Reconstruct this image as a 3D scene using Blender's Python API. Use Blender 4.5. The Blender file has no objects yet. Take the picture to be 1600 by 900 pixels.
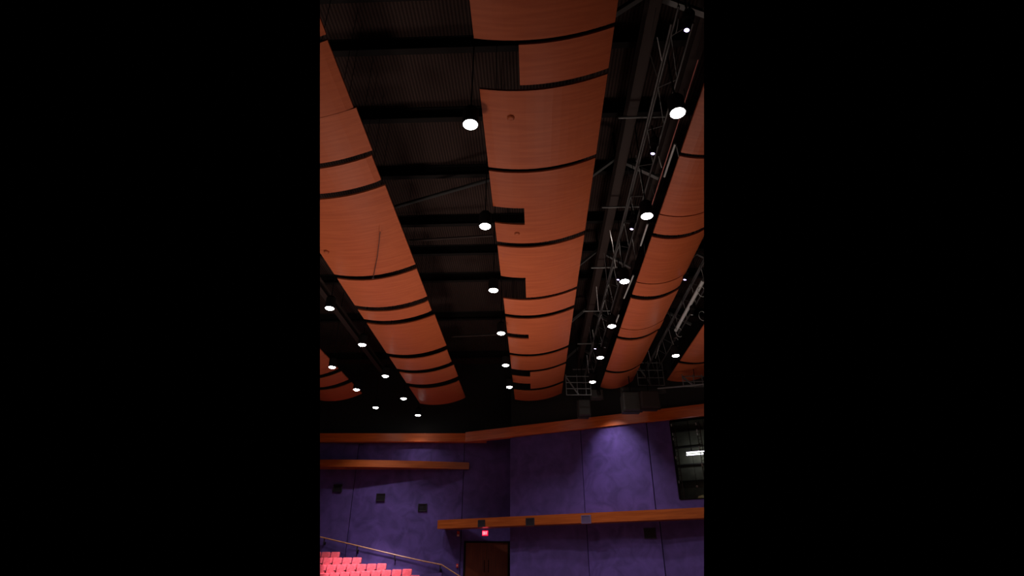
import bpy, bmesh, math, random
from mathutils import Vector, Matrix
random.seed(7)
C = bpy.context.scene.collection
PI = math.pi

# ------------------------------------------------------------ camera frame
F = 875.0
TH = math.radians(27.3)
CZ = 1.6
CAM = Vector((0, 0, CZ))
FW = Vector((0, math.cos(TH), math.sin(TH)))
UP = Vector((0, -math.sin(TH), math.cos(TH)))
RT = Vector((1, 0, 0))
def ray(px, py): return RT*((px-800)/F) + UP*((450-py)/F) + FW
def aty(px, py, Y):
    d = ray(px, py); return CAM + d*(Y/d.y)
def atz(px, py, Z):            # Z above the camera
    d = ray(px, py); return CAM + d*(Z/d.z)
# side wall on the right: a vertical plane
WP0 = Vector((-0.1, 35.0, 0)); WD = Vector((2, -1, 0)).normalized(); WN = Vector((-1, -2, 0)).normalized()
def onw(px, py, off=0.0):      # off = distance in front of the right wall
    d = ray(px, py); p = WP0 + WN*off
    return CAM + d*((p-CAM).dot(WN)/d.dot(WN))
LY = 37.0                      # left part of the back wall
PHI = math.radians(2.1)        # the ceiling runs 2.1 degrees clockwise of the view
def S(x, y, z):                # ceiling frame -> world, z above camera
    return Vector((x*math.cos(PHI)+y*math.sin(PHI), -x*math.sin(PHI)+y*math.cos(PHI), z+CZ))
def invS(p):
    return (p.x*math.cos(PHI)-p.y*math.sin(PHI), p.x*math.sin(PHI)+p.y*math.cos(PHI))

# the part of the hall that is modelled ends at these two upright planes
NL = UP.cross(ray(500, 450)).normalized()
NR = UP.cross(ray(1100, 450)).normalized()
if NL.dot(FW) < 0: NL = -NL
if NR.dot(FW) < 0: NR = -NR
def trim(bm):
    for n in (NL, NR):
        vs = [v for v in bm.verts if (v.co-CAM).dot(n) < 0]
        if not vs: continue
        r = bmesh.ops.bisect_plane(bm, geom=bm.verts[:]+bm.edges[:]+bm.faces[:], plane_co=CAM, plane_no=n, clear_inner=True)
        ed = [e for e in bm.edges if e.is_boundary]
        if ed: bmesh.ops.holes_fill(bm, edges=ed, sides=0)

# ------------------------------------------------------------ mesh helpers
def face(bm, pts):
    return bm.faces.new([bm.verts.new(p) for p in pts])
def hexa(bm, a, b):            # two quads (lists of four points) -> closed solid
    va = [bm.verts.new(p) for p in a]; vb = [bm.verts.new(p) for p in b]
    bm.faces.new(va); bm.faces.new(vb[::-1])
    for i in range(4):
        j = (i+1) % 4
        bm.faces.new((va[j], va[i], vb[i], vb[j]))
def box(bm, c, s, ax=None):
    c = Vector(c); X, Y, Z = ax if ax else (Vector((1,0,0)), Vector((0,1,0)), Vector((0,0,1)))
    def P(i, j, k): return c + X*(i*s[0]/2) + Y*(j*s[1]/2) + Z*(k*s[2]/2)
    hexa(bm, [P(-1,-1,-1), P(1,-1,-1), P(1,1,-1), P(-1,1,-1)], [P(-1,-1,1), P(1,-1,1), P(1,1,1), P(-1,1,1)])
def frame_of(d):
    d = d.normalized(); h = Vector((0,0,1)) if abs(d.z) < 0.95 else Vector((1,0,0))
    u = d.cross(h).normalized(); return u, u.cross(d).normalized()*1.0, d
def tube(bm, p0, p1, r, n=8, r1=None):
    p0 = Vector(p0); p1 = Vector(p1); u, v, d = frame_of(p1-p0); r1 = r if r1 is None else r1
    a = [bm.verts.new(p0+(u*math.cos(2*PI*i/n)+v*math.sin(2*PI*i/n))*r) for i in range(n)]
    b = [bm.verts.new(p1+(u*math.cos(2*PI*i/n)+v*math.sin(2*PI*i/n))*r1) for i in range(n)]
    bm.faces.new(a); bm.faces.new(b[::-1])
    for i in range(n): bm.faces.new((a[(i+1)%n], a[i], b[i], b[(i+1)%n]))
def path(bm, pts, r, n=6):
    pts = [Vector(p) for p in pts]; rings = []
    for i, p in enumerate(pts):
        d = pts[min(i+1, len(pts)-1)] - pts[max(i-1, 0)]
        u, v, d = frame_of(d)
        rings.append([bm.verts.new(p+(u*math.cos(2*PI*k/n)+v*math.sin(2*PI*k/n))*r) for k in range(n)])
    for a, b in zip(rings, rings[1:]):
        for k in range(n): bm.faces.new((a[(k+1)%n], a[k], b[k], b[(k+1)%n]))
    bm.faces.new(rings[0]); bm.faces.new(rings[-1][::-1])
def bar(bm, p0, p1, w, h):     # rectangular bar
    p0 = Vector(p0); p1 = Vector(p1); u, v, d = frame_of(p1-p0)
    box(bm, (p0+p1)/2, (w, h, (p1-p0).length), (u, v, d))
def ibeam(bm, p0, p1, w, h, t=.03):
    p0 = Vector(p0); p1 = Vector(p1); u, v, d = frame_of(p1-p0); L = (p1-p0).length; m = (p0+p1)/2
    box(bm, m+v*(h/2-t/2), (w, t, L), (u, v, d)); box(bm, m-v*(h/2-t/2), (w, t, L), (u, v, d)); box(bm, m, (t, h-2*t, L), (u, v, d))
def lathe(bm, c, prof, n=20, ax=None):
    c = Vector(c); X, Y, Z = ax if ax else (Vector((1,0,0)), Vector((0,1,0)), Vector((0,0,1)))
    rings = []
    for r, z in prof:
        rings.append([bm.verts.new(c+X*(r*math.cos(2*PI*i/n))+Y*(r*math.sin(2*PI*i/n))+Z*z) for i in range(n)])
    for a, b in zip(rings, rings[1:]):
        for i in range(n): bm.faces.new((a[i], a[(i+1)%n], b[(i+1)%n], b[i]))
    bm.faces.new(rings[0][::-1]); bm.faces.new(rings[-1])

def link(name, bm, mat, parent=None, cut=True, origin=None, smooth=False, bevel=0):
    if cut: trim(bm)
    if not bm.verts:
        bm.free(); return None
    bmesh.ops.recalc_face_normals(bm, faces=bm.faces[:])
    if parent is None:
        if origin is None:
            xs = [v.co.x for v in bm.verts]; ys = [v.co.y for v in bm.verts]; zs = [v.co.z for v in bm.verts]
            origin = Vector(((min(xs)+max(xs))/2, (min(ys)+max(ys))/2, min(zs)))
    else:
        root = parent
        off = Vector(parent.location)
        while root.parent:
            root = root.parent; off += root.location
        origin = off if origin is None else origin
    origin = Vector(origin)
    for v in bm.verts: v.co -= origin
    me = bpy.data.meshes.new(name); bm.to_mesh(me); bm.free()
    me.materials.append(mat)
    if smooth:
        for p in me.polygons: p.use_smooth = True
    o = bpy.data.objects.new(name, me); C.objects.link(o)
    if parent is None: o.location = origin
    else: o.parent = parent
    if bevel:
        m = o.modifiers.new('bevel', 'BEVEL'); m.width = bevel; m.segments = 2
    return o
def tag(o, label, cat, group=None):
    if o is None: return None
    o['label'] = label; o['category'] = cat
    if group: o['group'] = group
    return o
def thing(name, label, cat, loc, group=None):
    o = bpy.data.objects.new(name, None); C.objects.link(o); o.location = loc; o.empty_display_size = .2
    return tag(o, label, cat, group)
def struct(name, bm, mat, **k):
    o = link(name, bm, mat, **k)
    if o: o['kind'] = 'structure'
    return o

# ------------------------------------------------------------ materials
def lin(c): return tuple(((x/255+.055)/1.055)**2.4 if x/255 > .04045 else x/255/12.92 for x in c)+(1,)
def mat(name, col, rough=.6, metal=0, spec=.5):
    m = bpy.data.materials.new(name); m.use_nodes = True; b = m.node_tree.nodes['Principled BSDF']
    b.inputs['Base Color'].default_value = col; b.inputs['Roughness'].default_value = rough
    b.inputs['Metallic'].default_value = metal; b.inputs['Specular IOR Level'].default_value = spec
    return m
def noisy(m, c1, c2, scale, stretch=(1,1,1), lo=.35, hi=.65, detail=6, bump=0, rot=0, coord='Object', dist=0):
    nt = m.node_tree; N = nt.nodes; b = N['Principled BSDF']
    tc = N.new('ShaderNodeTexCoord'); mp = N.new('ShaderNodeMapping'); no = N.new('ShaderNodeTexNoise'); cr = N.new('ShaderNodeValToRGB')
    mp.inputs['Scale'].default_value = stretch; mp.inputs['Rotation'].default_value[2] = rot
    no.inputs['Scale'].default_value = scale; no.inputs['Detail'].default_value = detail; no.inputs['Distortion'].default_value = dist
    cr.color_ramp.elements[0].position = lo; cr.color_ramp.elements[0].color = c1
    cr.color_ramp.elements[1].position = hi; cr.color_ramp.elements[1].color = c2
    nt.links.new(tc.outputs[coord], mp.inputs[0]); nt.links.new(mp.outputs[0], no.inputs[0]); nt.links.new(no.outputs['Fac'], cr.inputs[0])
    nt.links.new(cr.outputs[0], b.inputs['Base Color'])
    if bump:
        bp = N.new('ShaderNodeBump'); bp.inputs['Strength'].default_value = bump; bp.inputs['Distance'].default_value = .02
        nt.links.new(no.outputs['Fac'], bp.inputs['Height']); nt.links.new(bp.outputs[0], b.inputs['Normal'])
    return m
def emis(name, col, s):
    m = mat(name, col); b = m.node_tree.nodes['Principled BSDF']
    b.inputs['Emission Color'].default_value = col; b.inputs['Emission Strength'].default_value = s
    return m
CH1, CH2 = lin((160, 78, 46)), lin((174, 89, 54))
M_cherry = noisy(mat('cherry_veneer', CH1, .42, spec=.2), CH1, CH2, 2.2, (.35, 5, 1), rot=PHI)
M_cherry_b = noisy(mat('cherry_veneer_pale', CH1, .42, spec=.2), lin((164, 81, 50)), lin((178, 92, 58)), 2.2, (.35, 5, 1), rot=PHI)
M_cherry_c = noisy(mat('cherry_veneer_deep', CH1, .42, spec=.2), lin((152, 72, 40)), lin((166, 83, 48)), 2.2, (.35, 5, 1), rot=PHI)
M_oak = noisy(mat('oak_fascia', lin((200,110,40)), .35), lin((146, 66, 20)), lin((172, 84, 32)), 1.5, (.5, .5, 9), detail=8)
M_oak_lit = noisy(mat('oak_band_lit', lin((200,96,30)), .35), lin((198, 86, 24)), lin((222, 106, 36)), 1.5, (.5, .5, 9), detail=8)  # same oak as the fascia, with light painted into a brighter colour
M_door = noisy(mat('door_veneer', lin((120,70,30)), .45), lin((96, 32, 3)), lin((116, 46, 6)), 2, (9, 9, .4))
M_purple = noisy(mat('purple_plaster', lin((96,66,140)), .75), lin((66, 44, 104)), lin((92, 64, 138)), 1.6, (1, 1, 1), lo=.25, hi=.8, detail=9, bump=.2, dist=.6)
M_purple2 = noisy(mat('purple_plaster_rough', lin((96,66,140)), .75), lin((66, 44, 106)), lin((98, 70, 148)), 1.1, (1, 1, 1), lo=.3, hi=.72, detail=10, bump=.35, dist=1.2)
M_black = mat('black_paint', lin((24, 22, 21)), .8)
M_black2 = mat('black_steel', lin((20, 16, 15)), .8, spec=.1)
M_joint = mat('joint_black', lin((12, 10, 14)), .9)
M_brown = mat('dark_brown_steel', lin((42, 31, 28)), .7, spec=.2)
M_grey = mat('grey_steel', lin((96, 96, 95)), .5, .3)
M_silver = mat('bare_metal', lin((200, 202, 200)), .3, .35)
M_cable = mat('black_cable', lin((50, 48, 47)), .4)
M_redcable = mat('red_cable', lin((190, 110, 100)), .5)
M_duct = mat('duct_grey', lin((50, 48, 45)), .7)
M_grille = mat('grille_dark', lin((32, 23, 32)), .8)
M_grille_v = mat('grille_violet', lin((104, 84, 120)), .6)
M_red = noisy(mat('seat_red', lin((214, 60, 70)), .8), lin((212, 70, 84)), lin((234, 92, 106)), 6)
M_seatshell = mat('seat_shell', lin((130, 24, 50)), .5)
M_arm = mat('armrest_black', lin((30, 22, 26)), .5)
M_rail = noisy(mat('rail_wood', lin((190,120,70)), .35), lin((186, 118, 70)), lin((206, 140, 88)), 6)
M_floor = noisy(mat('carpet', lin((150, 110, 96)), .9), lin((108, 80, 70)), lin((124, 94, 80)), 20)
M_step = mat('tier_carpet', lin((70, 44, 76)), .9)
M_booth = noisy(mat('booth_wall', lin((110,112,98)), .8), lin((74, 76, 66)), lin((88, 90, 78)), 3)
M_paper = mat('pale_card', lin((220, 214, 150)), .7)
M_exit = emis('exit_red', lin((255, 20, 60)), 1.6)
M_letter = emis('exit_letter', lin((255, 170, 180)), 2.2)
M_alarm = mat('alarm_red', lin((205, 40, 30)), .5)
M_alarmlens = mat('alarm_lens', lin((225, 190, 180)), .3)
M_lens = emis('lamp_lens', (1, .98, .97, 1), 30)
M_lensv = emis('spot_lens', (.62, .5, 1, 1), 7)
M_tube = emis('fluorescent_tube', (.9, .84, 1, 1), 5)

# deck: corrugated black roof
M_deck = mat('roof_deck', lin((44, 34, 31)), .9, spec=.1)
nt = M_deck.node_tree; N = nt.nodes
tc = N.new('ShaderNodeTexCoord'); mp = N.new('ShaderNodeMapping'); wv = N.new('ShaderNodeTexWave'); bp = N.new('ShaderNodeBump'); cr = N.new('ShaderNodeValToRGB')
mp.inputs['Rotation'].default_value[2] = PHI
wv.inputs['Scale'].default_value = 3.2; wv.inputs['Distortion'].default_value = .4; wv.inputs['Detail'].default_value = 3
cr.color_ramp.elements[0].color = lin((34, 24, 22)); cr.color_ramp.elements[1].color = lin((56, 42, 38))
bp.inputs['Strength'].default_value = .6; bp.inputs['Distance'].default_value = .05
nt.links.new(tc.outputs['Object'], mp.inputs[0]); nt.links.new(mp.outputs[0], wv.inputs[0])
nt.links.new(wv.outputs['Fac'], cr.inputs[0]); nt.links.new(cr.outputs[0], N['Principled BSDF'].inputs['Base Color'])
nt.links.new(wv.outputs['Fac'], bp.inputs['Height']); nt.links.new(bp.outputs[0], N['Principled BSDF'].inputs['Normal'])

# ------------------------------------------------------------ the setting
DZ = 13.2
bm = bmesh.new(); box(bm, (0, 20, -.1), (60, 60, .2)); struct('floor', bm, M_floor, cut=False)
bm = bmesh.new(); a = [S(-24, 3, DZ), S(24, 3, DZ), S(24, 40, DZ), S(-24, 40, DZ)]
hexa(bm, a, [p+Vector((0,0,.15)) for p in a]); struct('ceiling', bm, M_deck)
bm = bmesh.new(); box(bm, (-8.5, LY+.25, (DZ+CZ)/2), (19, .3, DZ+CZ+.1)); struct('wall_left', bm, M_black)

# right wall, with the opening of the booth
hx0 = onw(1047, 658); hx1 = onw(1063, 780); hxr = onw(1128, 700)
def sW(p): return (Vector((p.x, p.y, 0))-WP0).dot(WD)
def W(s, z, off=0): return Vector((WP0.x, WP0.y, 0)) + WD*s + WN*off + Vector((0,0,z))
s_open = (sW(hx0)+sW(hx1))/2; z_top = hx0.z; z_bot = hx1.z
def wblock(bm, s0, s1, z0, z1, o0, o1, tilt=0):    # o0 back offset, o1 front offset
    hexa(bm, [W(s0,z0,o0), W(s1,z0,o0), W(s1,z1,o0), W(s0,z1,o0)], [W(s0,z0,o1), W(s1,z0,o1+tilt), W(s1,z1,o1+tilt), W(s0,z1,o1)])
TOPZ = DZ+CZ
bm = bmesh.new()
wblock(bm, 0, s_open, 0, TOPZ, -.3, -.1); wblock(bm, s_open, 14, 0, z_bot, -.3, -.1); wblock(bm, s_open, 14, z_top, TOPZ, -.3, -.1)
struct('wall_right', bm, M_black)
# return of the wall edge beside the door
bm = bmesh.new(); box(bm, ((W(0,0).x+.14), 36.1, 5), (.2, 2.0, 10)); struct('wall_return', bm, M_purple)

# wood bands
zt0 = aty(640, 690, LY-.5).z; zt1 = aty(640, 677, LY-.5).z
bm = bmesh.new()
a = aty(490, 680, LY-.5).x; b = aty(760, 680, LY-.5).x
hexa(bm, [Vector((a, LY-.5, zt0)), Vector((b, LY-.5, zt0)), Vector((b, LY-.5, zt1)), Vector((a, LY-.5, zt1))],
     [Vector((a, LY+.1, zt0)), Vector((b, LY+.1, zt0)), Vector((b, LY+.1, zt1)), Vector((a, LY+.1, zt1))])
struct('trim_1', bm, M_oak_lit)
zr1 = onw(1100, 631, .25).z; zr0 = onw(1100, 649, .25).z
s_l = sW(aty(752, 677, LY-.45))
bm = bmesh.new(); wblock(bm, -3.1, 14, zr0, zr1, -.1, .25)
struct('trim_2', bm, M_oak_lit)
zb1 = onw(1000, 797.5, .9).z; zb0 = onw(1000, 813.5, .9).z
bm = bmesh.new(); wblock(bm, sW(onw(683.5, 820, .9)), 14, zb0, zb1, -.15, .9)
beam = thing('wood_beam', 'long orange wood fascia beam crossing above the double door and below the booth opening', 'beam', W(3, zb0))
link('fascia', bm, M_oak, beam)

# curved ledge on the left wall
zl0 = aty(733, 734, LY).z; zl1 = aty(733, 724.5, LY).z + .05
xe = aty(733, 730, LY-.1).x
bm = bmesh.new(); pr = []
for i in range(25):
    t = i/24; x = xe - t*11; y = LY - .14 - 1.0*(1-(1-min(1, t*1.15))**2)
    pr.append((x, y))
fr0 = [bm.verts.new((x, y, zl0)) for x, y in pr]; fr1 = [bm.verts.new((x, y, zl1)) for x, y in pr]
bk0 = [bm.verts.new((x, LY-.1, zl0)) for x, y in pr]; bk1 = [bm.verts.new((x, LY-.1, zl1)) for x, y in pr]
for i in range(24):
    bm.faces.new((fr0[i], fr0[i+1], fr1[i+1], fr1[i])); bm.faces.new((bk0[i], bk0[i+1], bk1[i+1], bk1[i]))
    bm.faces.new((fr0[i], fr0[i+1], bk0[i+1], bk0[i])); bm.faces.new((fr1[i], fr1[i+1], bk1[i+1], bk1[i]))
for i in (0, 24): bm.faces.new((fr0[i], fr1[i], bk1[i], bk0[i]))
tag(link('wood_ledge', bm, M_oak), 'curved orange wood ledge bulging from the left purple wall above the row of three vents', 'ledge')

# purple wall panels, left wall (Y = LY) : px of vertical joints taken near y=800
def lpanel(px0, px1, tilt, label, m):
    x0 = aty(px0, 800, LY).x + .02; x1 = aty(px1, 800, LY).x - .02
    bm = bmesh.new(); z0 = 0; z1 = zt0 + .02; n = 10
    # slightly bowed face
    cols = []
    for i in range(n+1):
        t = i/n; x = x0+(x1-x0)*t; y = LY - .02 - tilt*t - .10*(1-(2*t-1)**2)
        cols.append((bm.verts.new((x, y, z0)), bm.verts.new((x, y, z1)), bm.verts.new((x, LY+.1, z0)), bm.verts.new((x, LY+.1, z1))))
    for a, b in zip(cols, cols[1:]):
        bm.faces.new((a[0], b[0], b[1], a[1])); bm.faces.new((a[2], b[2], b[3], a[3]))
        bm.faces.new((a[0], b[0], b[2], a[2])); bm.faces.new((a[1], b[1], b[3], a[3]))
    for c in (cols[0], cols[-1]): bm.faces.new((c[0], c[1], c[3], c[2]))
    tag(link('wall_panel', bm, m), label, 'wall panel')
lpanel(440, 548, .0, 'mottled purple wall panel at the far left, behind the top of the handrail', M_purple)
lpanel(548, 722, .0, 'broad mottled purple wall panel holding two square vents, behind the handrail', M_purple2)
# around the door
DT = aty(760, 848, LY); dz1 = DT.z; dz0 = dz1-2.45
dx0 = aty(727, 870, LY).x; dx1 = aty(793.5, 870, LY).x
bm = bmesh.new(); xa = aty(722, 800, LY).x+.02
box(bm, ((xa+W(0,0).x+.3)/2, LY+.02, (dz1+.08+zt1+.12)/2), (W(0,0).x+.3-xa, .14, zt1+.12-dz1-.08))
box(bm, ((xa+dx0-.1)/2, LY+.02, (dz1+.08)/2), (dx0-.1-xa, .14, dz1+.08))
tag(link('wall_panel', bm, M_purple), 'dark purple wall panel over and beside the double door', 'wall panel')

# right wall panels
def wpanel(px0, px1, y, z0, z1, tilt, label, m):
    s0 = sW(onw(px0, y)) + .02 if px0 > 797 else 0; s1 = sW(onw(px1, y)) - .02
    bm = bmesh.new(); n = 8; cols = []
    for i in range(n+1):
        t = i/n; s = s0+(s1-s0)*t; o = .02 + tilt*t + .08*(1-(2*t-1)**2)
        cols.append([bm.verts.new(W(s, z0, o)), bm.verts.new(W(s, z1, o)), bm.verts.new(W(s, z0, -.1)), bm.verts.new(W(s, z1, -.1))])
    for a, b in zip(cols, cols[1:]):
        bm.faces.new((a[0], b[0], b[1], a[1])); bm.faces.new((a[2], b[2], b[3], a[3]))
        bm.faces.new((a[0], b[0], b[2], a[2])); bm.faces.new((a[1], b[1], b[3], a[3]))
    for c in (cols[0], cols[-1]): bm.faces.new((c[0], c[1], c[3], c[2]))
    tag(link('wall_panel', bm, m), label, 'wall panel')
zm = (zb0+zb1)/2
wpanel(797, 911, 740, zb1-.02, zr0+.02, 0, 'plain dark purple wall panel above the beam, right beside the corner', M_purple)
wpanel(911, 1019, 740, zb1-.02, zr0+.02, .05, 'brightest mottled purple wall panel above the beam, in the middle of the right wall', M_purple2)
s_c = sW(onw(1019, 740)) + .02
bm = bmesh.new(); wblock(bm, s_c, s_open, zb1-.02, zr0+.02, -.1, .04)
wblock(bm, s_open, 14, zb1-.02, z_bot, -.1, .04); wblock(bm, s_open, 14, z_top, zr0+.02, -.1, .04)
tag(link('wall_panel', bm, M_purple), 'purple wall panel framing the booth opening at the right', 'wall panel')
wpanel(797, 919, 860, 0, zb0+.02, 0, 'dim purple wall panel under the beam, next to the double door', M_purple)
wpanel(919, 1036, 860, 0, zb0+.02, .04, 'dim purple wall panel under the beam holding the dark square vent', M_purple2)
wpanel(1036, 1200, 860, 0, zb0+.02, .1, 'purple wall panel under the beam at the far right', M_purple)

# ------------------------------------------------------------ door, sign, alarms
door = bpy.data.objects.new('door_1', None); C.objects.link(door); door.location = (( dx0+dx1)/2, LY, dz0); door['kind'] = 'structure'
bm = bmesh.new(); t = .08
box(bm, (dx0-t/2, LY, (dz0+dz1)/2), (t, .22, dz1-dz0)); box(bm, (dx1+t/2, LY, (dz0+dz1)/2), (t, .22, dz1-dz0)); box(bm, ((dx0+dx1)/2, LY, dz1+t/2), (dx1-dx0+2*t, .22, t))
link('door_frame', bm, M_black2, door)
xm = (dx0+dx1)/2
for sgn in (-1, 1):
    bm = bmesh.new(); x0, x1 = (dx0+.01, xm-.008) if sgn < 0 else (xm+.008, dx1-.01)
    box(bm, ((x0+x1)/2, LY+.02, (dz0+dz1)/2), (x1-x0, .06, dz1-dz0-.02))
    for k in range(1, 4):   # shallow upright grooves between boards
        pass
    lf = link('door_leaf', bm, M_door, door)
    bm = bmesh.new(); hx = xm+sgn*.12
    tube(bm, (hx, LY-.09, dz0+.85), (hx, LY-.09, dz0+1.5), .02); tube(bm, (hx, LY-.09, dz0+.9), (hx, LY, dz0+.9), .012); tube(bm, (hx, LY-.09, dz0+1.45), (hx, LY, dz0+1.45), .012)
    h = link('door_handle', bm, M_black2, lf)

# exit sign hangs under the beam in front of the door
ey = LY-1.1; ec = aty(758, 833, ey); ew = (aty(762.5,833,ey)-aty(753.5,833,ey)).x; eh = aty(758,829,ey).z-aty(758,837,ey).z
sg = thing('exit_sign', 'small glowing red EXIT sign above the double door', 'exit sign', (ec.x, ec.y, ec.z-eh/2))
bm = bmesh.new(); box(bm, (ec.x, ec.y, ec.z), (ew, .06, eh)); link('sign_face', bm, M_exit, sg)
bm = bmesh.new(); box(bm, (ec.x, ec.y+.05, ec.z), (ew+.04, .05, eh+.04)); link('sign_housing', bm, M_black2, sg)
bm = bmesh.new(); tube(bm, (ec.x, ec.y+.05, ec.z+eh/2), (ec.x, ec.y+.05, zb0), .015); link('sign_stem', bm, M_black2, sg)
def letters(bm, cx, y, cz, w, h):
    lw = w/4.6; t = lw*.26; x = cx-w/2+.12*lw
    def r(a, b, c, d): box(bm, ((a+c)/2, y, (b+d)/2), (abs(c-a), .012, abs(d-b)))
    z0, z1 = cz-h/2, cz+h/2
    r(x, z0, x+t, z1)
    for zz in (z0, (z0+z1)/2-t/2, z1-t): r(x, zz, x+lw*.85, zz+t)
    x += lw*1.15
    bar(bm, (x, y, z0), (x+lw*.85, y, z1), .012, t); bar(bm, (x, y, z1), (x+lw*.85, y, z0), .012, t)
    x += lw*1.15; r(x+lw*.3, z0, x+lw*.3+t, z1)
    x += lw*.95; r(x, z1-t, x+lw*.9, z1); r(x+lw*.45-t/2, z0, x+lw*.45+t/2, z1)
bm = bmesh.new(); letters(bm, ec.x, ec.y-.035, ec.z, ew*.82, eh*.6); link('sign_lettering', bm, M_letter, sg)

def alarm(px, py, w, h, label, lens=True):
    p = aty(px, py, LY-.11); t = thing('fire_alarm', label, 'fire alarm', (p.x, p.y, p.z-h/2))
    bm = bmesh.new(); box(bm, (p.x, p.y+.03, p.z), (w, .1, h)); link('alarm_body', bm, M_alarm, t, bevel=.015)
    if lens:
        bm = bmesh.new(); box(bm, (p.x, p.y-.04, p.z-h*.3), (w*.8, .06, h*.3)); link('alarm_lens', bm, M_alarmlens, t, bevel=.01)
    else:
        bm = bmesh.new(); box(bm, (p.x, p.y-.035, p.z), (w*.8, .04, h*.16)); link('pull_bar', bm, M_alarmlens, t, bevel=.008)
alarm(716, 834, .16, .3, 'small red fire alarm with pale lens, high on the wall left of the exit sign')
alarm(714.5, 884, .13, .2, 'tiny red fire alarm pull station on the wall left of the door', False)

# square vents
def vent_left(px, py, label):
    y = LY-.17; p = aty(px, py, y); t = thing('wall_vent', label, 'vent', (p.x, p.y, p.z-.2), None)
    bm = bmesh.new(); w = .5; h = .4
    for s in (-1, 1):
        box(bm, (p.x+s*w/2, y+.03, p.z), (.04, .1, h+.04)); box(bm, (p.x, y+.03, p.z+s*h/2), (w, .1, .04))
    link('vent_frame', bm, M_grille, t)
    bm = bmesh.new()
    for k in range(7): box(bm, (p.x, y+.03, p.z-h/2+.04+k*(h-.08)/6), (w-.05, .02, .028))
    box(bm, (p.x, y+.07, p.z), (w-.04, .02, h-.04))
    link('vent_grille', bm, M_grille, t)
vent_left(527.5, 762.5, 'dark square vent on the purple wall, leftmost and highest of three below the ledge')
vent_left(594.5, 777, 'dark square vent on the purple wall, middle of three below the ledge')
vent_left(660, 793, 'dark square vent on the purple wall, lowest of three and nearest the beam')
def vent_right(px, py, off, w, h, mm, label):
    p = onw(px, py, off); s = sW(p); t = thing('wall_vent', label, 'vent', (p.x, p.y, p.z-h/2))
    bm = bmesh.new()
    for q in (-1, 1):
        wblock(bm, s+q*w/2-.02, s+q*w/2+.02, p.z-h/2-.02, p.z+h/2+.02, off-.03, off+.04)
        wblock(bm, s-w/2, s+w/2, p.z+q*h/2-.02, p.z+q*h/2+.02, off-.03, off+.04)
    link('vent_frame', bm, mm, t)
    bm = bmesh.new()
    for k in range(7):
        z = p.z-h/2+.04+k*(h-.08)/6; wblock(bm, s-w/2, s+w/2, z-.014, z+.014, off-.02, off+.025)
    wblock(bm, s-w/2, s+w/2, p.z-h/2, p.z+h/2, off-.03, off+.008)
    link('vent_grille', bm, mm, t)
vent_right(752.5, 818, .9, .42, .34, M_grille, 'dark square vent in the wood beam just above the exit sign')
vent_right(828.5, 815.5, .9, .48, .36, M_grille, 'dark square vent in the wood beam just right of the corner')
vent_right(916, 811.5, .9, .5, .38, M_grille_v, 'greyish violet square vent in the wood beam, rightmost of the three in it')
vent_right(1015.5, 833.5, .1, .56, .44, M_grille, 'black square vent on the purple wall under the beam, right side')

# ------------------------------------------------------------ handrail
ry = LY-.32
pts = [aty(*p, ry) for p in ((470, 832.5), (500, 839), (560, 853), (620, 867.5), (660, 876.5), (690, 882.5), (716, 899), (745, 917))]
hr = thing('handrail', 'thin wooden handrail on black brackets descending along the purple wall to the door', 'handrail', (pts[2].x, LY, pts[-1].z))
bm = bmesh.new(); path(bm, pts, .036, 8); link('rail', bm, M_rail, hr)
for px, py in ((507, 841), (558.5, 853), (617, 867), (688, 882.5)):
    p = aty(px, py, ry); bm = bmesh.new(); box(bm, p+Vector((0,0,-.15)), (.06, .06, .26)); box(bm, p+Vector((0,.15,-.27)), (.05, .34, .05)); box(bm, p+Vector((0,.22,-.27)), (.12,.03,.16))
    link('bracket', bm, M_arm, hr)

# ------------------------------------------------------------ seating tiers and seats
rows = [(531, 862, 35.7, .0, 3), (565, 870.6, 34.8, .004, 5), (604, 880, 33.9, .012, 8), (644, 888.6, 33.0, .024, 10), (656, 898.3, 32.1, .03, 11)]
PITCH = .545; SH = .92
words = ['topmost row', 'second row down', 'third row down', 'fourth row down', 'lowest row']
ordw = ['right end seat', 'second from the right end', 'third from the right end', 'fourth from the right end', 'fifth from the right end', 'sixth from the right end', 'seventh from the right end', 'eighth from the right end', 'ninth from the right end', 'tenth from the right end', 'eleventh from the right end']
def rounded(bm, c, sz, r=.05, seg=3, curve=0, ax=None):
    b2 = bmesh.new(); box(b2, (0,0,0), sz)
    bmesh.ops.bevel(b2, geom=b2.edges[:], offset=r, segments=seg, profile=.5, affect='EDGES')
    me = bpy.data.meshes.new('t'); 
    for v in b2.verts:
        v.co.y -= curve*(v.co.x/(sz[0]/2))**2
        if curve: v.co.z -= .035*(v.co.x/(sz[0]/2))**2*(1 if v.co.z > 0 else 0)
        co = v.co.copy()
        if ax: co = ax @ co
        v.co = co + Vector(c)
    b2.to_mesh(me); b2.free(); bm.from_mesh(me); bpy.data.meshes.remove(me)
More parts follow.
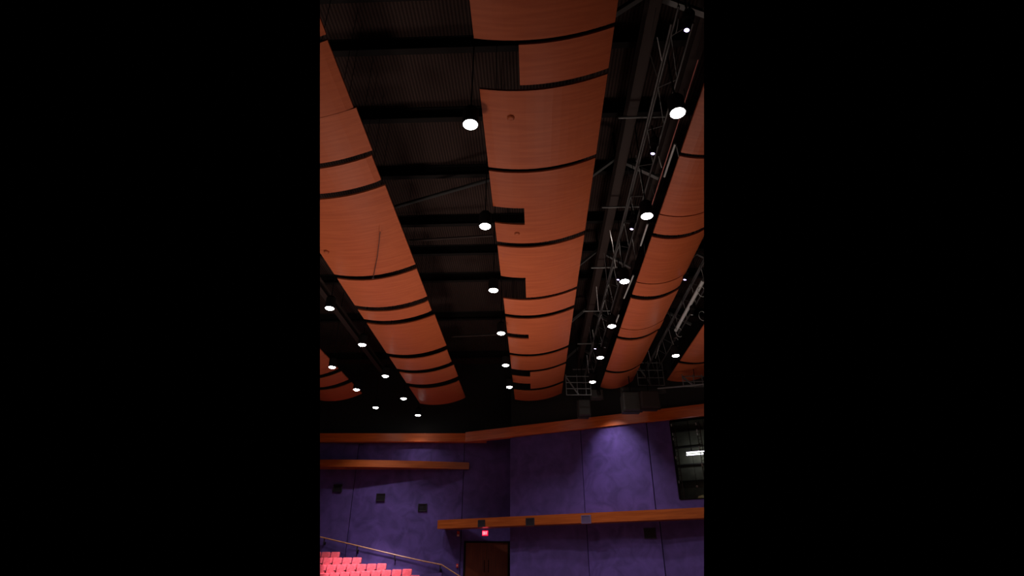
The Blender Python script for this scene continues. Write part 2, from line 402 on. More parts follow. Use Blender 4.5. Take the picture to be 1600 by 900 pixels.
def seat(p, label, src=None):
    grp = 'red theatre seats in rising rows'
    left = p.x-.3; cut = any((Vector((p.x-.31, p.y+q, p.z+h))-CAM).dot(NL) < 0 for q in (-.4, .3) for h in (0, 1))
    if src is not None and not cut:
        r = src.copy(); C.objects.link(r); r.location = p; tag(r, label, 'theatre seat', grp)
        for ch in src.children:
            c = ch.copy(); C.objects.link(c); c.parent = r
        return r
    r = thing('theatre_seat', label, 'theatre seat', p, grp)
    R = Matrix.Rotation(math.radians(-10), 3, 'X')
    bm = bmesh.new(); rounded(bm, p+Vector((0, .12, .64)), (.508, .1, .58), .045, 3, .03, R); link('backrest', bm, M_red, r, smooth=True)
    bm = bmesh.new(); rounded(bm, p+Vector((0, .19, .62)), (.49, .04, .54), .015, 2, .02, R); link('back_shell', bm, M_seatshell, r)
    bm = bmesh.new(); rounded(bm, p+Vector((0, -.14, .42)), (.46, .46, .11), .045); link('seat_cushion', bm, M_red, r, smooth=True)
    for s in (-1, 1):
        bm = bmesh.new(); rounded(bm, p+Vector((s*.252, -.08, .61)), (.035, .34, .04), .012, 2); link('armrest', bm, M_arm, r)
    bm = bmesh.new(); box(bm, p+Vector((0, -.02, .19)), (.2, .22, .38)); box(bm, p+Vector((0, -.02, .015)), (.34, .34, .03)); link('pedestal', bm, M_arm, r)
    return r
proto = None
tz = []
for k, (pxr, pyt, Y, slope, n) in enumerate(rows):
    R0 = aty(pxr, pyt, Y)
    z_end = R0.z - SH
    # stepped tier carrying the row
    x1 = R0.x + .15; x0 = x1 - 11
    y0 = Y-.45; y1 = Y+.45 if k else LY-.15
    zl = z_end - slope*(11/PITCH)
    bm = bmesh.new()
    hexa(bm, [Vector((x0, y0, 0)), Vector((x1, y0, 0)), Vector((x1, y1, 0)), Vector((x0, y1, 0))],
         [Vector((x0, y0, max(.02, zl))), Vector((x1, y0, z_end)), Vector((x1, y1, z_end)), Vector((x0, y1, max(.02, zl)))])
    o = struct('riser', bm, M_step)
    for i in range(n):
        x = R0.x - PITCH/2 - i*PITCH
        p = Vector((x, Y, z_end - slope*i + .003))
        if (Vector((x+.24, Y, p.z+.8))-CAM).dot(NL) < 0: continue
        lb = 'red theatre seat, %s of the %s' % (ordw[i], words[k])
        s = seat(p, lb, proto)
        if proto is None: proto = s
# low aisle wall right of the seats
a = aty(657, 897.2, 31.6); b = aty(690, 895, 32.2)
bm = bmesh.new(); hexa(bm, [Vector((a.x, a.y, 0)), Vector((b.x, b.y, 0)), Vector((b.x, b.y+.18, 0)), Vector((a.x, a.y+.18, 0))],
     [Vector((a.x, a.y, a.z)), Vector((b.x, b.y, b.z)), Vector((b.x, b.y+.18, b.z)), Vector((a.x, a.y+.18, a.z))])
tag(link('aisle_wall', bm, M_purple), 'low dark purple wall at the bottom edge, right of the lowest seats', 'low wall')
# raised walkway before the door
bm = bmesh.new(); box(bm, ((-3.9+.3)/2-.6, 35.9, dz0/2-.01), (5.0, 2.0, dz0)); struct('landing', bm, M_step)

# ------------------------------------------------------------ hung ceiling panels
H = 9.6; DELTA = .35
def prof(s): return .975*s*s - .625*s
strips = {'center': (-1.046, 1.80, 'L'), 'left': (-6.98, -4.10, 'R'), 'right': (3.89, 5.76, 'L'), 'farleft': (-13.1, -10.38, 'R'), 'farright': (7.43, 9.8, 'L')}
def Yof(side, px, py):
    p = atz(px, py, H + (DELTA if side == 'R' else 0)); return invS(p)[1]
def strip_panel(st, e0, e1, label, m=M_cherry, s0=0, notches=(), hang=True, jit=0):
    xl, xr, side = strips[st]
    ya = Yof(side, *e0); yb = Yof(side, *e1)     # ya nearer than yb
    ss = sorted(set([s0+(1-s0)*i/14 for i in range(15)] + [n[2] for n in notches]))
    nn = [(Yof(side, *n[0]), Yof(side, *n[1]), n[2]) for n in notches]
    yy = sorted(set([ya, yb] + [v for n in nn for v in n[:2]]))
    yy = [v for v in yy if ya-1e-6 <= v <= yb+1e-6]
    bm = bmesh.new(); g = {}
    for i, s in enumerate(ss):
        for j, y in enumerate(yy):
            g[i, j] = bm.verts.new(S(xl+(xr-xl)*s + jit*(1 if s > .98 else 0), y, H+prof(s)))
    fs = []
    for i in range(len(ss)-1):
        for j in range(len(yy)-1):
            sm = (ss[i]+ss[i+1])/2; ym = (yy[j]+yy[j+1])/2
            if any(a < ym < b and sm < c for a, b, c in nn): continue
            fs.append(bm.faces.new((g[i,j], g[i,j+1], g[i+1,j+1], g[i+1,j])))
    r = bmesh.ops.extrude_face_region(bm, geom=fs, use_keep_orig=True)
    for v in [q for q in r['geom'] if isinstance(q, bmesh.types.BMVert)]: v.co.z += .05
    bmesh.ops.delete(bm, geom=[v for v in bm.verts if not v.link_faces], context='VERTS')
    c = S((xl+xr)/2, (ya+yb)/2, H)
    t = thing('ceiling_panel', label, 'ceiling panel', c, 'curved wooden ceiling panels')
    o = link('veneer_sheet', bm, m, t, smooth=False)
    if o is None:
        bpy.data.objects.remove(t); return
    for s in (max(.12, s0+.08), .9):
        for y in (ya+.12*(yb-ya), yb-.12*(yb-ya)):
            if any(a-.05 < y < b+.05 and s < c_ for a, b, c_ in nn): continue
            p = S(xl+(xr-xl)*s, y, H+prof(s)+.03)
            bm = bmesh.new(); tube(bm, p, Vector((p.x, p.y, DZ+CZ)), .008, 5); 
            if hang: link('hanger_rod', bm, M_black2, t)
    return t
B_, C_, D_ = M_cherry, M_cherry_b, M_cherry_c
strip_panel('center', (733, -30), (741, 60), 'curved cherry wood ceiling panel of the middle strip, cut by the top edge', B_)
strip_panel('center', (742, 67), (749, 130), 'short cherry ceiling panel of the middle strip with its left third missing, beside the square gap', C_, s0=.315)
strip_panel('center', (750, 139), (763, 261), 'large cherry ceiling panel of the middle strip beside the nearest left lamp', B_)
strip_panel('center', (764, 267), (777, 377), 'large cherry ceiling panel of the middle strip with a notch behind the second lamp', D_, notches=[((770, 322), (773, 348), .32)])
strip_panel('center', (778, 384), (788, 462), 'cherry ceiling panel of the middle strip with a corner notch beside the third lamp', B_, notches=[((783, 431), (788, 463), .31)])
strip_panel('center', (788, 466), (790, 490), 'narrow cherry ceiling panel of the middle strip just beyond the corner-notched one', C_)
strip_panel('center', (791, 495.5), (797, 551), 'cherry ceiling panel of the middle strip with a thin slot beside the fourth lamp', B_, notches=[((793, 520), (794, 527), .33)])
strip_panel('center', (797, 555.5), (799, 576), 'narrow cherry ceiling panel of the middle strip, third from its far end', D_)
strip_panel('center', (799, 580), (803, 605), 'cherry ceiling panel of the middle strip with two slots, second from its far end', C_, notches=[((799, 580), (800, 587), .34), ((801, 597), (803, 605), .34)])
strip_panel('center', (803, 609), (804, 624), 'last narrow cherry ceiling panel at the far end of the middle strip', B_)
L_ = [((468, -40), (503, 54), 'cherry ceiling panel sliver at the top left corner', D_), ((507, 63), (554.5, 168), 'cherry ceiling panel of the left strip, upper one cut by the left edge', D_),
      ((554.8, 168.6), (577, 235), 'cherry ceiling panel of the left strip directly before the first dark joint', B_), ((580, 243), (590.5, 281), 'short cherry ceiling panel of the left strip between the first two dark joints', C_),
      ((594, 290), (647, 413), 'large stained cherry ceiling panel of the left strip with a dangling cord', B_), ((650.5, 420), (665, 463), 'cherry ceiling panel of the left strip just beyond the large stained one', C_),
      ((668, 470), (673, 485), 'narrowest cherry ceiling panel of the left strip', B_), ((676, 492), (697.5, 540), 'wide cherry ceiling panel of the left strip, fourth from its far end', D_),
      ((700, 547), (706, 565), 'cherry ceiling panel of the left strip, third from its far end', B_), ((708, 571), (715.5, 588), 'cherry ceiling panel of the left strip, second from its far end', C_), ((718, 595), (730, 621), 'last cherry ceiling panel at the far end of the left strip', B_)]
for e0, e1, lb, m in L_: strip_panel('left', e0, e1, lb, m, jit=random.uniform(-.06, .06))
R_ = [((1130, 60), (1068, 238), 'cherry ceiling panel of the right strip cut by the right edge, beside the nearest right lamp', B_), ((1066, 244), (1034, 334), 'cherry ceiling panel of the right strip before the thin seam', C_),
      ((1033.5, 335.5), (1023, 364), 'cherry ceiling panel of the right strip just beyond the thin seam', B_), ((1020, 370), (993, 440), 'long glossy cherry ceiling panel of the right strip with a bright sheen', D_),
      ((992.6, 441.2), (989, 460), 'narrow cherry ceiling panel of the right strip beside the third right lamp', B_), ((986, 466), (968, 512), 'cherry ceiling panel of the right strip beside the fourth right lamp', C_),
      ((967.6, 513), (965, 525), 'very narrow cherry ceiling panel of the right strip beyond the fourth right lamp', B_), ((962, 529.5), (944, 578), 'cherry ceiling panel of the right strip, second from its far end', B_), ((942, 582), (933, 605), 'last cherry ceiling panel at the far end of the right strip', C_)]
for e0, e1, lb, m in R_: strip_panel('right', e0, e1, lb, m, jit=random.uniform(-.04, .04))
strip_panel('farleft', (430, 480), (535, 576), 'cherry ceiling panel of the far left strip behind the hanging lamp', B_)
strip_panel('farleft', (538, 581), (545, 593), 'narrow cherry ceiling panel of the far left strip', C_)
strip_panel('farleft', (548, 598), (566, 615), 'last cherry ceiling panel of the far left strip, above the lamp by its corner', B_)
strip_panel('farright', (1140, 440), (1064, 564), 'cherry ceiling panel at the right edge behind the lone lamp', C_)
strip_panel('farright', (1061, 568), (1043, 594), 'last cherry ceiling panel at the far end of the rightmost strip', B_)

# small round sprinkler escutcheons on panels
def onstrip(px, py, s):
    z = H+prof(s); return atz(px, py, z)
for px, py, s, lb in ((798, 184, .28, 'small round sprinkler cap on the large middle panel near the top'), (808, 365, .25, 'small round sprinkler cap on the notched middle panel'), (510, 394, .2, 'small round sprinkler cap on the left strip near the left edge')):
    p = onstrip(px, py, s); bm = bmesh.new(); lathe(bm, p, [(.02, -.05), (.06, -.045), (.085, -.02), (.09, .03)], 16)
    tag(link('sprinkler_cap', bm, M_cherry_c), lb, 'sprinkler cap')
# dangling cord over the stained panel
bm = bmesh.new(); a = atz(594, 362, H-.05); b = atz(583, 434, H-.12); path(bm, [a, (a+b)/2+Vector((.03, 0, -.03)), b], .012, 5); box(bm, b, (.07, .07, .05))
tag(link('ceiling_cord', bm, M_arm), 'thin dark cord lying on the large stained left ceiling panel', 'cord')

# ------------------------------------------------------------ downlights
def spot(loc, power, parent, size=1.95, col=(.97, .95, 1), blend=.6, rot=(0,0,0), r=.14, name='lamp_beam'):
    l = bpy.data.lights.new(name, 'SPOT'); l.energy = power; l.spot_size = size; l.spot_blend = blend; l.color = col; l.shadow_soft_size = r
    o = bpy.data.objects.new(name, l); C.objects.link(o)
    if parent: o.parent = parent; o.location = Vector(loc)-Vector(parent.location)
    else: o.location = loc
    o.rotation_euler = rot; return o
PW = 620
dl = {
 'left of the middle strip': [(735, 195, 'nearest'), (758, 354, 'second'), (771, 454, 'third'), (783, 521, 'fourth'), (790, 571, 'fifth'), (796, 605, 'farthest')],
 'left of the right strip': [(1059, 177, 'nearest'), (1011, 338, 'second'), (976, 440, 'third'), (956, 510, 'fourth'), (938, 559, 'fifth'), (926, 597, 'farthest')],
 'below the left strip': [(515, 482, 'nearest'), (566, 539, 'second'), (602, 588, 'third'), (630.5, 623, 'fourth'), (653, 649, 'farthest')],
 'beside the far left strip': [(519, 574, 'nearest'), (557, 609, 'second'), (587, 637, 'farthest')],
 'before the rightmost strip': [(1056, 556, 'lone')],
}
def downlight(px, py, label, pw=PW):
    p = atz(px, py, 9.1); t = thing('downlight', label, 'downlight', p, 'round hanging downlights')
    bm = bmesh.new(); lathe(bm, p, [(.165, .01), (.18, .0), (.185, .05), (.18, .42), (.12, .5), (.05, .52)], 24); link('lamp_housing', bm, M_black2, t, smooth=False)
    bm = bmesh.new(); lathe(bm, p, [(.02, -.055), (.08, -.045), (.13, -.022), (.16, 0), (.16, .008)], 24); link('lamp_lens', bm, M_lens, t, smooth=True)
    bm = bmesh.new(); tube(bm, p+Vector((0,0,.5)), Vector((p.x, p.y, DZ+CZ)), .018, 6); link('lamp_stem', bm, M_black2, t)
    spot(p+Vector((0,0,-.09)), pw, t)
for row, ls in dl.items():
    for px, py, w in ls:
        downlight(px, py, 'round white downlight, %s of the row %s' % (w, row) if w != 'lone' else 'lone round white downlight before the rightmost strip', 130 if (px, py) == (653, 649) else PW)

# ------------------------------------------------------------ roof steel
gi = ['at the very top of the view', 'just below the top of the view', 'level with the nearest lamp', 'above the crossing diagonal brace', 'level with the second lamp', 'beyond the light pipe', 'level with the third lamp', 'level with the fourth lamp', 'near the far wall']
for k, py in enumerate((-6, 79, 187, 276, 352, 398, 440, 500, 560)):
    Y = invS(atz(700, py, 12.74))[1]; bm = bmesh.new(); ibeam(bm, S(-24, Y, 12.97), S(24, Y, 12.97), .2, .46)
    tag(link('roof_beam', bm, M_black2), 'black steel roof beam crossing overhead %s' % gi[k], 'beam', 'black roof beams')
def pipe(name, p0, p1, r, m, label, cat='pipe', group=None):
    bm = bmesh.new(); tube(bm, p0, p1, r, 10); return tag(link(name, bm, m), label, cat, group)
pipe('diagonal_brace', atz(618, 323, 12.2), atz(772, 279, 12.2), .07, M_black, 'black diagonal brace between the left and middle strips', 'brace')
pipe('steel_pipe', atz(640, 376, 11.9), atz(770, 368, 11.9), .05, M_brown, 'faint horizontal pipe beside the second lamp left of the middle strip')
pipe('steel_pipe', atz(705, 526, 11.5), atz(790, 522, 11.5), .05, M_brown, 'faint horizontal pipe beside the fourth lamp left of the middle strip')
for X, lb in ((2.90, 'long dark brown girder beside the middle strip, running under the roof'), (4.14, 'long dark brown girder beside the right strip row of lamps')):
    bm = bmesh.new(); ibeam(bm, S(X, 4.5, 11.6), S(X, 33.5, 11.6), .28, .45); tag(link('roof_girder', bm, M_brown), lb, 'girder')
bm = bmesh.new(); ibeam(bm, S(-9.4, 10, 11.6), S(-9.4, 33.5, 11.6), .26, .4); tag(link('roof_girder', bm, M_brown), 'brown girder behind the lamps below the left strip', 'girder')
# V braces
wV = ['nearest, at the top of the view', 'second nearest', 'third nearest', 'fourth nearest', 'farthest']
for k, Y in enumerate((8.6, 14.4, 20.2, 26.0, 31.4)):
    t = thing('knee_brace', 'pair of grey knee braces over the lighting bay, %s' % wV[k], 'brace', S(2.8, Y, 11.3), 'grey knee braces')
    for a, b in (((2.85, 12.15), (1.9, 11.35)), ((2.85, 12.15), (4.15, 11.3))):
        bm = bmesh.new(); bar(bm, S(a[0], Y, a[1]), S(b[0], Y, b[1]), .14, .1); link('brace_arm', bm, M_grey, t)
    bm = bmesh.new(); tube(bm, S(2.85, Y, 12.1), S(2.85, Y, DZ), .05); link('brace_post', bm, M_black2, t)
    t = thing('knee_brace', 'pair of grey knee braces in the bay right of the right strip, %s' % wV[k], 'brace', S(7, Y, 11.3), 'grey knee braces')
    for a, b in (((6.9, 11.9), (6.0, 11.2)), ((6.9, 11.9), (8.0, 11.2))):
        bm = bmesh.new(); bar(bm, S(a[0], Y, a[1]), S(b[0], Y, b[1]), .12, .1); link('brace_arm', bm, M_grey, t)
    bm = bmesh.new(); tube(bm, S(6.9, Y, 11.9), S(6.9, Y, DZ), .05); link('brace_post', bm, M_black2, t)
    if not any(len(c.data.vertices) for c in t.children): pass
wC = ['nearest the top', 'second', 'third', 'fourth', 'fifth', 'farthest']
for k in range(6):
    Y = 11.4+4.12*k
    pipe('cross_rail', S(2.45, Y, 11.0), S(3.75, Y, 11.0), .035, M_grey, 'short grey cross rail in the lighting bay beside the middle strip, %s' % wC[k], 'rail', 'grey cross rails')

# lighting trusses with cables and small stage spotlights
def truss(X, X2, z0, z1, y0, y1, label, step=1.0):
    t = thing('lighting_truss', label, 'truss', S(X, y0, z0))
    for x, z, r in ((X, z0, .032), (X2, z0, .03), ((X+X2)/2, z1, .03)):
        bm = bmesh.new(); tube(bm, S(x, y0, z), S(x, y1, z), r, 8); link('chord', bm, M_cable, t)
    n = int((y1-y0)/step)
    for side in (0, 1):
        bm = bmesh.new(); x = X if side == 0 else X2
        for i in range(n):
            ya = y0+i*step; yb = ya+step/2; yc = ya+step
            tube(bm, S(x, ya, z0), S((X+X2)/2, yb, z1), .012, 5); tube(bm, S((X+X2)/2, yb, z1), S(x, yc, z0), .012, 5)
        o = link('web_bracing', bm, M_grey, t)
    for i in range(0, n, 4):
        bm = bmesh.new(); q = S((X+X2)/2, y0+i*step, z1); tube(bm, q, Vector((q.x, q.y, DZ+CZ)), .012, 5); link('hanger_rod', bm, M_black2, t)
truss(3.05, 3.5, 10.3, 10.85, 8, 32.5, 'slender grey lighting truss running along the bay right of the middle strip', 1.5)
truss(6.35, 6.95, 10.2, 10.8, 14, 31.5, 'grey lighting truss running along the bay right of the right strip', 1.5)

def sagline(name, p0, p1, sag, r, m, label, cat='cable', group=None):
    pts = [p0.lerp(p1, i/12)+Vector((0, 0, -sag*4*(i/12)*(1-i/12))) for i in range(13)]
    bm = bmesh.new(); path(bm, pts, r, 6); return tag(link(name, bm, m), label, cat, group)
sagline('red_cable', atz(1091, 93, 10.0), atz(1018, 322, 10.0), .0, .012, M_redcable, 'thin reddish cable running past the nearest right lamp')
pp = [((1055, 225), (1038, 276)), ((1012, 350), (1001, 384)), ((990, 430), (975, 466)), ((967, 492), (962, 505)), ((984, 447), (976, 470))]
lbs = ['bright metal conduit beyond the nearest right lamp', 'bright metal conduit below the second right lamp', 'bright metal conduit beside the third right lamp', 'short bright metal conduit above the fourth right lamp']
for (a, b), lb in zip(pp, lbs):
    pipe('metal_conduit', atz(*a, 10.1), atz(*b, 10.1), .03, M_silver, lb, 'conduit', 'bright metal conduits')
bits = [((1016, 85), (1027, 120)), ((1027, 58), (1034, 95)), ((1025, 12), (1016, 60)), ((1060, 30), (1056, 52)), ((1099, 35), (1088, 78)), ((994, 243), (994.5, 252)), ((981, 262), (984, 276)),
        ((1029, 244), (1034, 262)), ((1017, 286), (1022, 304)), ((956, 372), (962, 418)), ((944, 395), (950, 460)), ((932, 448), (935, 485)), ((988, 372), (992, 398)), ((958, 470), (950, 505)),
        ((1006, 380), (1009, 414)), ((1057, 229), (1067, 274)), ((921, 510), (925, 545)), ((917, 555), (920, 583)), ((944, 520), (940, 540)), ((926, 515), (929, 540)), ((968, 380), (971, 410)), ((953, 360), (958, 385)),
        ((1045, 490), (1060, 520)), ((1013, 548), (1017, 565)), ((1062, 548), (1045, 575)), ((1024, 560), (1030, 540))]
for k, (a, b) in enumerate(bits):
    z = 10.2+.08*(k % 5); p0 = atz(*a, z); p1 = atz(*b, z-.25)
    sagline('hanging_wire', p0, p1, .03, .011, M_silver if k % 2 else M_cable, 'thin wire hanging in the dark rigging bays among the right ceiling strips', 'wire', 'thin rigging wires')
# pale wide pipe in the right bay
pipe('cable_tray', atz(1099, 438, 10.2), atz(1056, 516, 10.2), .075, M_silver, 'wide bright metal pipe in the bay right of the right strip', 'pipe')
for k, (px, py) in enumerate(((1095, 452), (1060, 516), (1055, 531), (1096, 490))):
    c = atz(px, py, 10.05); pts = [c+Vector((.13*math.cos(a), 0, .16*math.sin(a)-.02*i)) for i, a in enumerate([j*2*PI/10*.9 for j in range(11)])]
    bm = bmesh.new(); path(bm, pts, .012, 6)
    tag(link('cable_coil', bm, M_silver), ['looped cable beside the wide bright pipe, upper right', 'looped cable at the lower end of the wide bright pipe', 'small looped cable just below the end of the wide bright pipe', 'looped cable at the right edge above the lone lamp'][k], 'cable')

def stage_spot(px, py, label, lit=True, aim=(-.2, .2, -1)):
    p = atz(px, py, 9.75); t = thing('stage_spotlight', label, 'spotlight', p, 'small stage spotlights'); d = Vector(aim).normalized(); u, v, d = frame_of(d)
    bm = bmesh.new(); lathe(bm, p, [(.06, 0), (.08, -.02), (.085, -.2), (.12, -.26), (.12, -.42), (.06, -.5)], 14, (u, v, d)); link('spot_body', bm, M_black2, t)
    bm = bmesh.new(); lathe(bm, p, [(.05, -.01), (.05, .006)], 14, (u, v, d)); link('spot_lens', bm, M_lensv if lit else M_silver, t)
    bm = bmesh.new(); q = p-d*.3
    for s in (-1, 1): bar(bm, q+u*s*.15, q+u*s*.15+Vector((0,0,.3)), .02, .04)
    bar(bm, q-u*.15+Vector((0,0,.3)), q+u*.15+Vector((0,0,.3)), .03, .03); tube(bm, q+Vector((0,0,.3)), q+Vector((0,0,.62)), .02); link('yoke', bm, M_black2, t)
for px, py, lb in ((1020, 240, 'small violet stage spotlight between the nearest two right lamps'), (987, 358, 'small violet stage spotlight just past the second right lamp'), (966, 437, 'small violet stage spotlight touching the third right lamp'),
                   (930, 545, 'small violet stage spotlight just above the fifth right lamp'), (1070, 437, 'small violet stage spotlight in the bay right of the right strip'), (1073, 47, 'small violet stage spotlight near the top right corner')):
    stage_spot(px, py, lb)
for px, py, lb in ((1081, 492, 'unlit stage spotlight near the right edge above the lone lamp'), (945, 543, 'unlit stage spotlight between the lowest right lamps')):
    stage_spot(px, py, lb, False)

q = onw(966, 735, .1); p = W(sW(q)-.1, CZ+8.9, 2.2); tgt = q; dv = (tgt-p).normalized()  # added lamp that brightens the middle panel of the right wall
t = thing('added_washer', 'added black wall washing spotlight hanging above the wood band near the right duct', 'spotlight', p); u, v, d = frame_of(dv)
bm = bmesh.new(); lathe(bm, p, [(.085, 0), (.1, -.02), (.1, -.25), (.06, -.32)], 14, (u, v, d)); link('spot_body', bm, M_black2, t)
bm = bmesh.new(); tube(bm, p-d*.2, Vector((p.x-d.x*.2, p.y-d.y*.2, DZ+CZ)), .02); link('yoke', bm, M_black2, t)
o = spot(p+d*.03, 480, t, 1.25, (.9, .88, 1), 1.0, (0,0,0), .05); o.rotation_euler = d.to_track_quat('-Z', 'Y').to_euler()

# end frames of pipes
def end_frame(pa, pb, z0, z1, n, Y, label):
    t = thing('pipe_frame', label, 'pipe frame', aty((pa+pb)/2, z1, Y))
    a = aty(pa, z0, Y); b = aty(pb, z0, Y); lo = aty(pa, z1, Y)
    for k in range(n):
        z = a.z+(lo.z-a.z)*k/(n-1); bm = bmesh.new(); tube(bm, (a.x, Y, z), (b.x, Y, z), .025); link('rail', bm, M_grey, t)
    for f in (0, .45, .8, 1):
        bm = bmesh.new(); x = a.x+(b.x-a.x)*f; tube(bm, (x, Y, lo.z), (x, Y, a.z+.1), .022); link('post', bm, M_grey, t)
    bm = bmesh.new(); bar(bm, (a.x, Y+.05, a.z), ((a.x+b.x)/2, Y+.05, lo.z), .1, .06); link('brace_arm', bm, M_grey, t)
    bm = bmesh.new(); tube(bm, ((a.x+b.x)/2, Y, a.z), ((a.x+b.x)/2, Y, DZ+CZ), .02); link('hanger_rod', bm, M_black2, t)
end_frame(884, 922, 588, 617, 4, 29.5, 'grey pipe railing at the far end of the bay beside the middle strip')
end_frame(994, 1034, 567, 602, 4, 29.0, 'grey pipe railing at the far end of the bay beside the right strip')
end_frame(1066, 1104, 588, 604, 3, 27.5, 'grey pipe railing under the rightmost strip at the right edge')

# ducts above the right wood band
def duct(px0, px1, py0, py1, Y, dep, label, m=M_duct):
    a = aty(px0, py1, Y); b = aty(px1, py0, Y); t = thing('air_duct', label, 'duct', ((a.x+b.x)/2, Y, a.z))
    bm = bmesh.new(); box(bm, ((a.x+b.x)/2, Y+dep/2, (a.z+b.z)/2), (b.x-a.x, dep, b.z-a.z)); link('duct_body', bm, m, t, bevel=.06)
    bm = bmesh.new(); box(bm, ((a.x+b.x)/2, Y+dep*.4, (a.z+b.z)/2), (b.x-a.x+.08, .08, b.z-a.z+.08)); link('duct_flange', bm, m, t)
    bm = bmesh.new(); x = (a.x+b.x)/2; tube(bm, (x, Y+dep/2, b.z), (x, Y+dep/2, DZ+CZ), .03); link('hanger_rod', bm, M_black2, t)
duct(905, 922, 624, 648, 30.6, 1.0, 'narrow dark duct above the wood band, below the farthest right lamp')
duct(976, 1002, 612, 640, 28.6, 1.0, 'grey duct above the wood band beside the right strip end')
duct(1004, 1030, 610, 636, 28.0, .9, 'brown duct just right of the grey duct above the wood band', M_brown)
duct(925, 942, 608, 621, 30.4, .7, 'small grey duct piece left of the right strip end')
duct(972, 1040, 605, 611, 29.2, .5, 'flat grey duct just under the right pipe railing')
pipe('long_pipe', aty(1028, 607, 27.9), aty(1100, 600.5, 26.0), .04, M_grey, 'long pale pipe along the roof edge at the right above the wood band')

# ------------------------------------------------------------ booth behind the right opening
bd = 3.2
bm = bmesh.new()
wblock(bm, s_open-.6, 14, z_bot-1.2, z_top+1.6, -bd-.1, -bd); wblock(bm, s_open-.6, 14, z_bot-1.2, z_bot-1.1, -bd, -.3); wblock(bm, s_open-.6, 14, z_top+1.5, z_top+1.6, -bd, -.3); wblock(bm, s_open-.7, s_open-.6, z_bot-1.2, z_top+1.6, -bd-.1, -.3)
struct('booth_room', bm, M_booth, cut=True)
bm = bmesh.new(); w = .05
wblock(bm, s_open-w, s_open, z_bot, z_top, -.3, .06); wblock(bm, s_open, 14, z_top, z_top+w, -.3, .06); wblock(bm, s_open, 14, z_bot-w, z_bot, -.3, .06)
struct('window_1', bm, M_black2)
for py, lb in ((672, 'highest'), (698, 'second'), (725, 'third'), (751, 'lowest')):
    p = onw(1085, py, -3.12); bm = bmesh.new(); wblock(bm, s_open-.55, 14, p.z-.03, p.z+.03, -3.19, -3.09)
    tag(link('booth_rail', bm, M_black), 'dark horizontal rail inside the booth opening, %s of four' % lb, 'rail', 'booth rails')
p = onw(1072, 709.5, -2.7); sA = sW(p); t = thing('fluorescent_light', 'glowing twin tube fluorescent light inside the booth opening', 'light fixture', p)
bm = bmesh.new(); wblock(bm, sA, sA+2.2, p.z+.0, p.z+.06, -2.85, -2.75); link('light_housing', bm, M_booth, t)
for q in (-.06, .075):
    bm = bmesh.new(); a = W(sA+.03, p.z+q, -2.7); b = W(sA+2.1, p.z+q, -2.7); tube(bm, a, b, .028, 10); link('tube', bm, M_tube, t)
for s in (.3, 1.2):
    bm = bmesh.new(); tube(bm, W(sA+s, p.z+.06, -2.8), W(sA+s, z_top+1.5, -2.8), .015); link('hanger_rod', bm, M_black2, t)
def ladder(pA, pB, off, wd, label):
    a = onw(*pA, off); b = onw(*pB, off); t = thing('lighting_ladder', label, 'ladder', b)
    for q in (0, wd):
        bm = bmesh.new(); tube(bm, a+WD*q, b+WD*q, .022); link('upright', bm, M_brown, t)
    n = 16
    for i in range(n):
        bm = bmesh.new(); c = a.lerp(b, (i+.5)/n); tube(bm, c, c+WD*wd+Vector((0,0,.05)), .014); link('rung', bm, M_brown, t)
    for i in (0, 2, 3, 7, 12):
        c = a.lerp(b, (i+.7)/n)+WN*.05; bm = bmesh.new(); box(bm, c, (.05, .05, .13)); link('clamp', bm, M_silver, t)
ladder((1048.5, 660), (1064.5, 779), -.1, .16, 'dark lighting ladder along the left edge of the booth opening')
ladder((1087, 659), (1100, 745), -.12, .16, 'dark lighting ladder crossing the fluorescent light in the booth opening')
p = onw(1093, 777, -1.0); t_ = sW(p); bm = bmesh.new()
a = [W(t_-.18, p.z-.25, -1.0), W(t_+.25, p.z-.25, -1.0), W(t_+.2, p.z+.12, -1.05), W(t_-.06, p.z+.06, -1.05)]
hexa(bm, a, [q-WN*.12 for q in a]); wblock(bm, t_-.02, t_+.1, z_bot-1.1, p.z-.2, -1.14, -1.02)
tag(link('paper_stand', bm, M_paper), 'pale yellow card stand at the bottom of the booth opening', 'stand')
p = onw(1089, 760, -1.6); bm = bmesh.new(); b2 = bmesh.ops.create_uvsphere(bm, u_segments=12, v_segments=8, radius=.06, matrix=Matrix.Translation(p)); bt = thing('pendant_bulb', 'tiny pale bulb hanging inside the booth opening', 'bulb', p); link('bulb', bm, M_alarmlens, bt)
bm = bmesh.new(); tube(bm, p, W(sW(p), z_top+1.5, -1.6), .01); link('hanging_wire', bm, M_black2, bt)
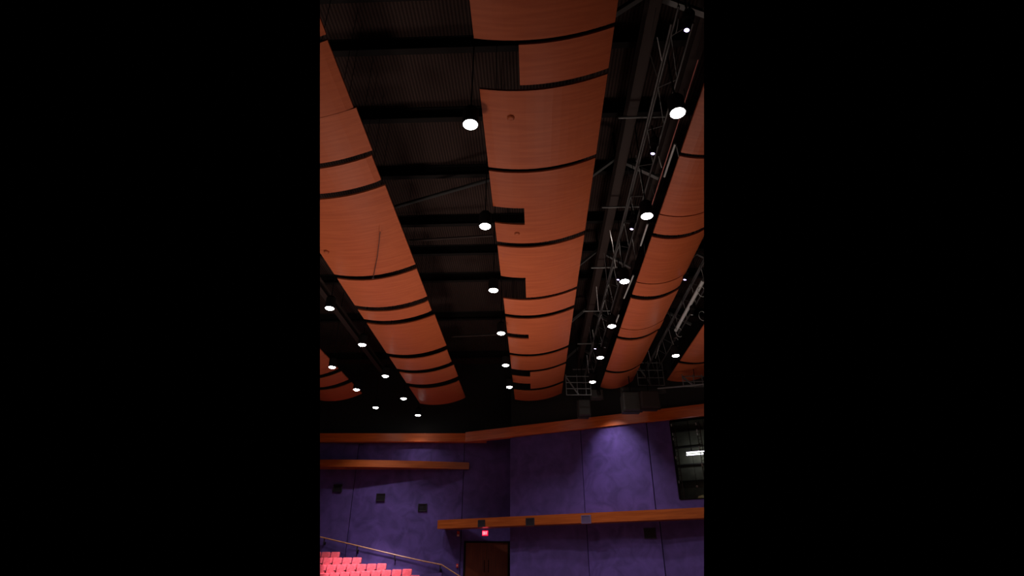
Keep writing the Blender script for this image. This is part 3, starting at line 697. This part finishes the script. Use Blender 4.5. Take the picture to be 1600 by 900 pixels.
for s in (1.0,):
    l = bpy.data.lights.new('tube_glow', 'AREA'); l.shape = 'RECTANGLE'; l.size = 2.0; l.size_y = .15; l.energy = 7; l.color = (.95, 1, .88)
    o = bpy.data.objects.new('tube_glow', l); C.objects.link(o); o.parent = t; 
    P = W(sA+1.0, onw(1072, 709.5, -2.7).z, -2.62); o.location = P-Vector(t.location)
    o.rotation_euler = (Vector((WN.x, WN.y, 0))).to_track_quat('Z', 'Y').to_euler()   # shines on the booth back wall

# ------------------------------------------------------------ added fill lights without fixtures, thrown up at the ceiling and down on seats
def aimed(loc, target, power, size, col, r=.6):
    d = Vector(target)-Vector(loc); o = spot(loc, power, None, size, col, .9, (0,0,0), r, 'added_fill')
    o.rotation_euler = d.to_track_quat('-Z', 'Y').to_euler(); return o
aimed((-13.5, 17, .4), (-13, 17.5, 11), 1400, 2.15, (1, .84, .76), .8)
aimed((-5.5, 10, .3), (-5.2, 11.5, 11), 1150, 2.0, (1, .84, .74), .8)
aimed((-3, 21, .3), (-2.7, 21, 11), 1500, 2.0, (1, .86, .76), .8)
aimed((3.5, 19, .3), (3.8, 19.5, 11), 1500, 2.0, (1, .86, .76), .8)
aimed((-7.6, 29.6, 10.6), (-7.9, 34.0, 1.8), 7000, .72, (1, .86, .92), .15)  # added spot to brighten the seats, no lamp body

for o in list(C.objects):
    if o.type == 'EMPTY' and not o.children and o.parent is None: bpy.data.objects.remove(o)
w = bpy.data.worlds.new('world'); bpy.context.scene.world = w; w.use_nodes = True
w.node_tree.nodes['Background'].inputs[0].default_value = (0, 0, 0, 1)

# ------------------------------------------------------------ camera
cd = bpy.data.cameras.new('camera'); cd.sensor_width = 36; cd.sensor_fit = 'HORIZONTAL'; cd.lens = F*36/1600; cd.clip_end = 200
co = bpy.data.objects.new('camera', cd); C.objects.link(co); co.location = CAM; co.rotation_euler = (PI/2+TH, 0, 0)
sc = bpy.context.scene; sc.camera = co
sc.view_settings.view_transform = 'Standard'; sc.view_settings.look = 'None'; sc.view_settings.gamma = 1; sc.view_settings.use_curve_mapping = False
sc.view_settings.exposure = 0
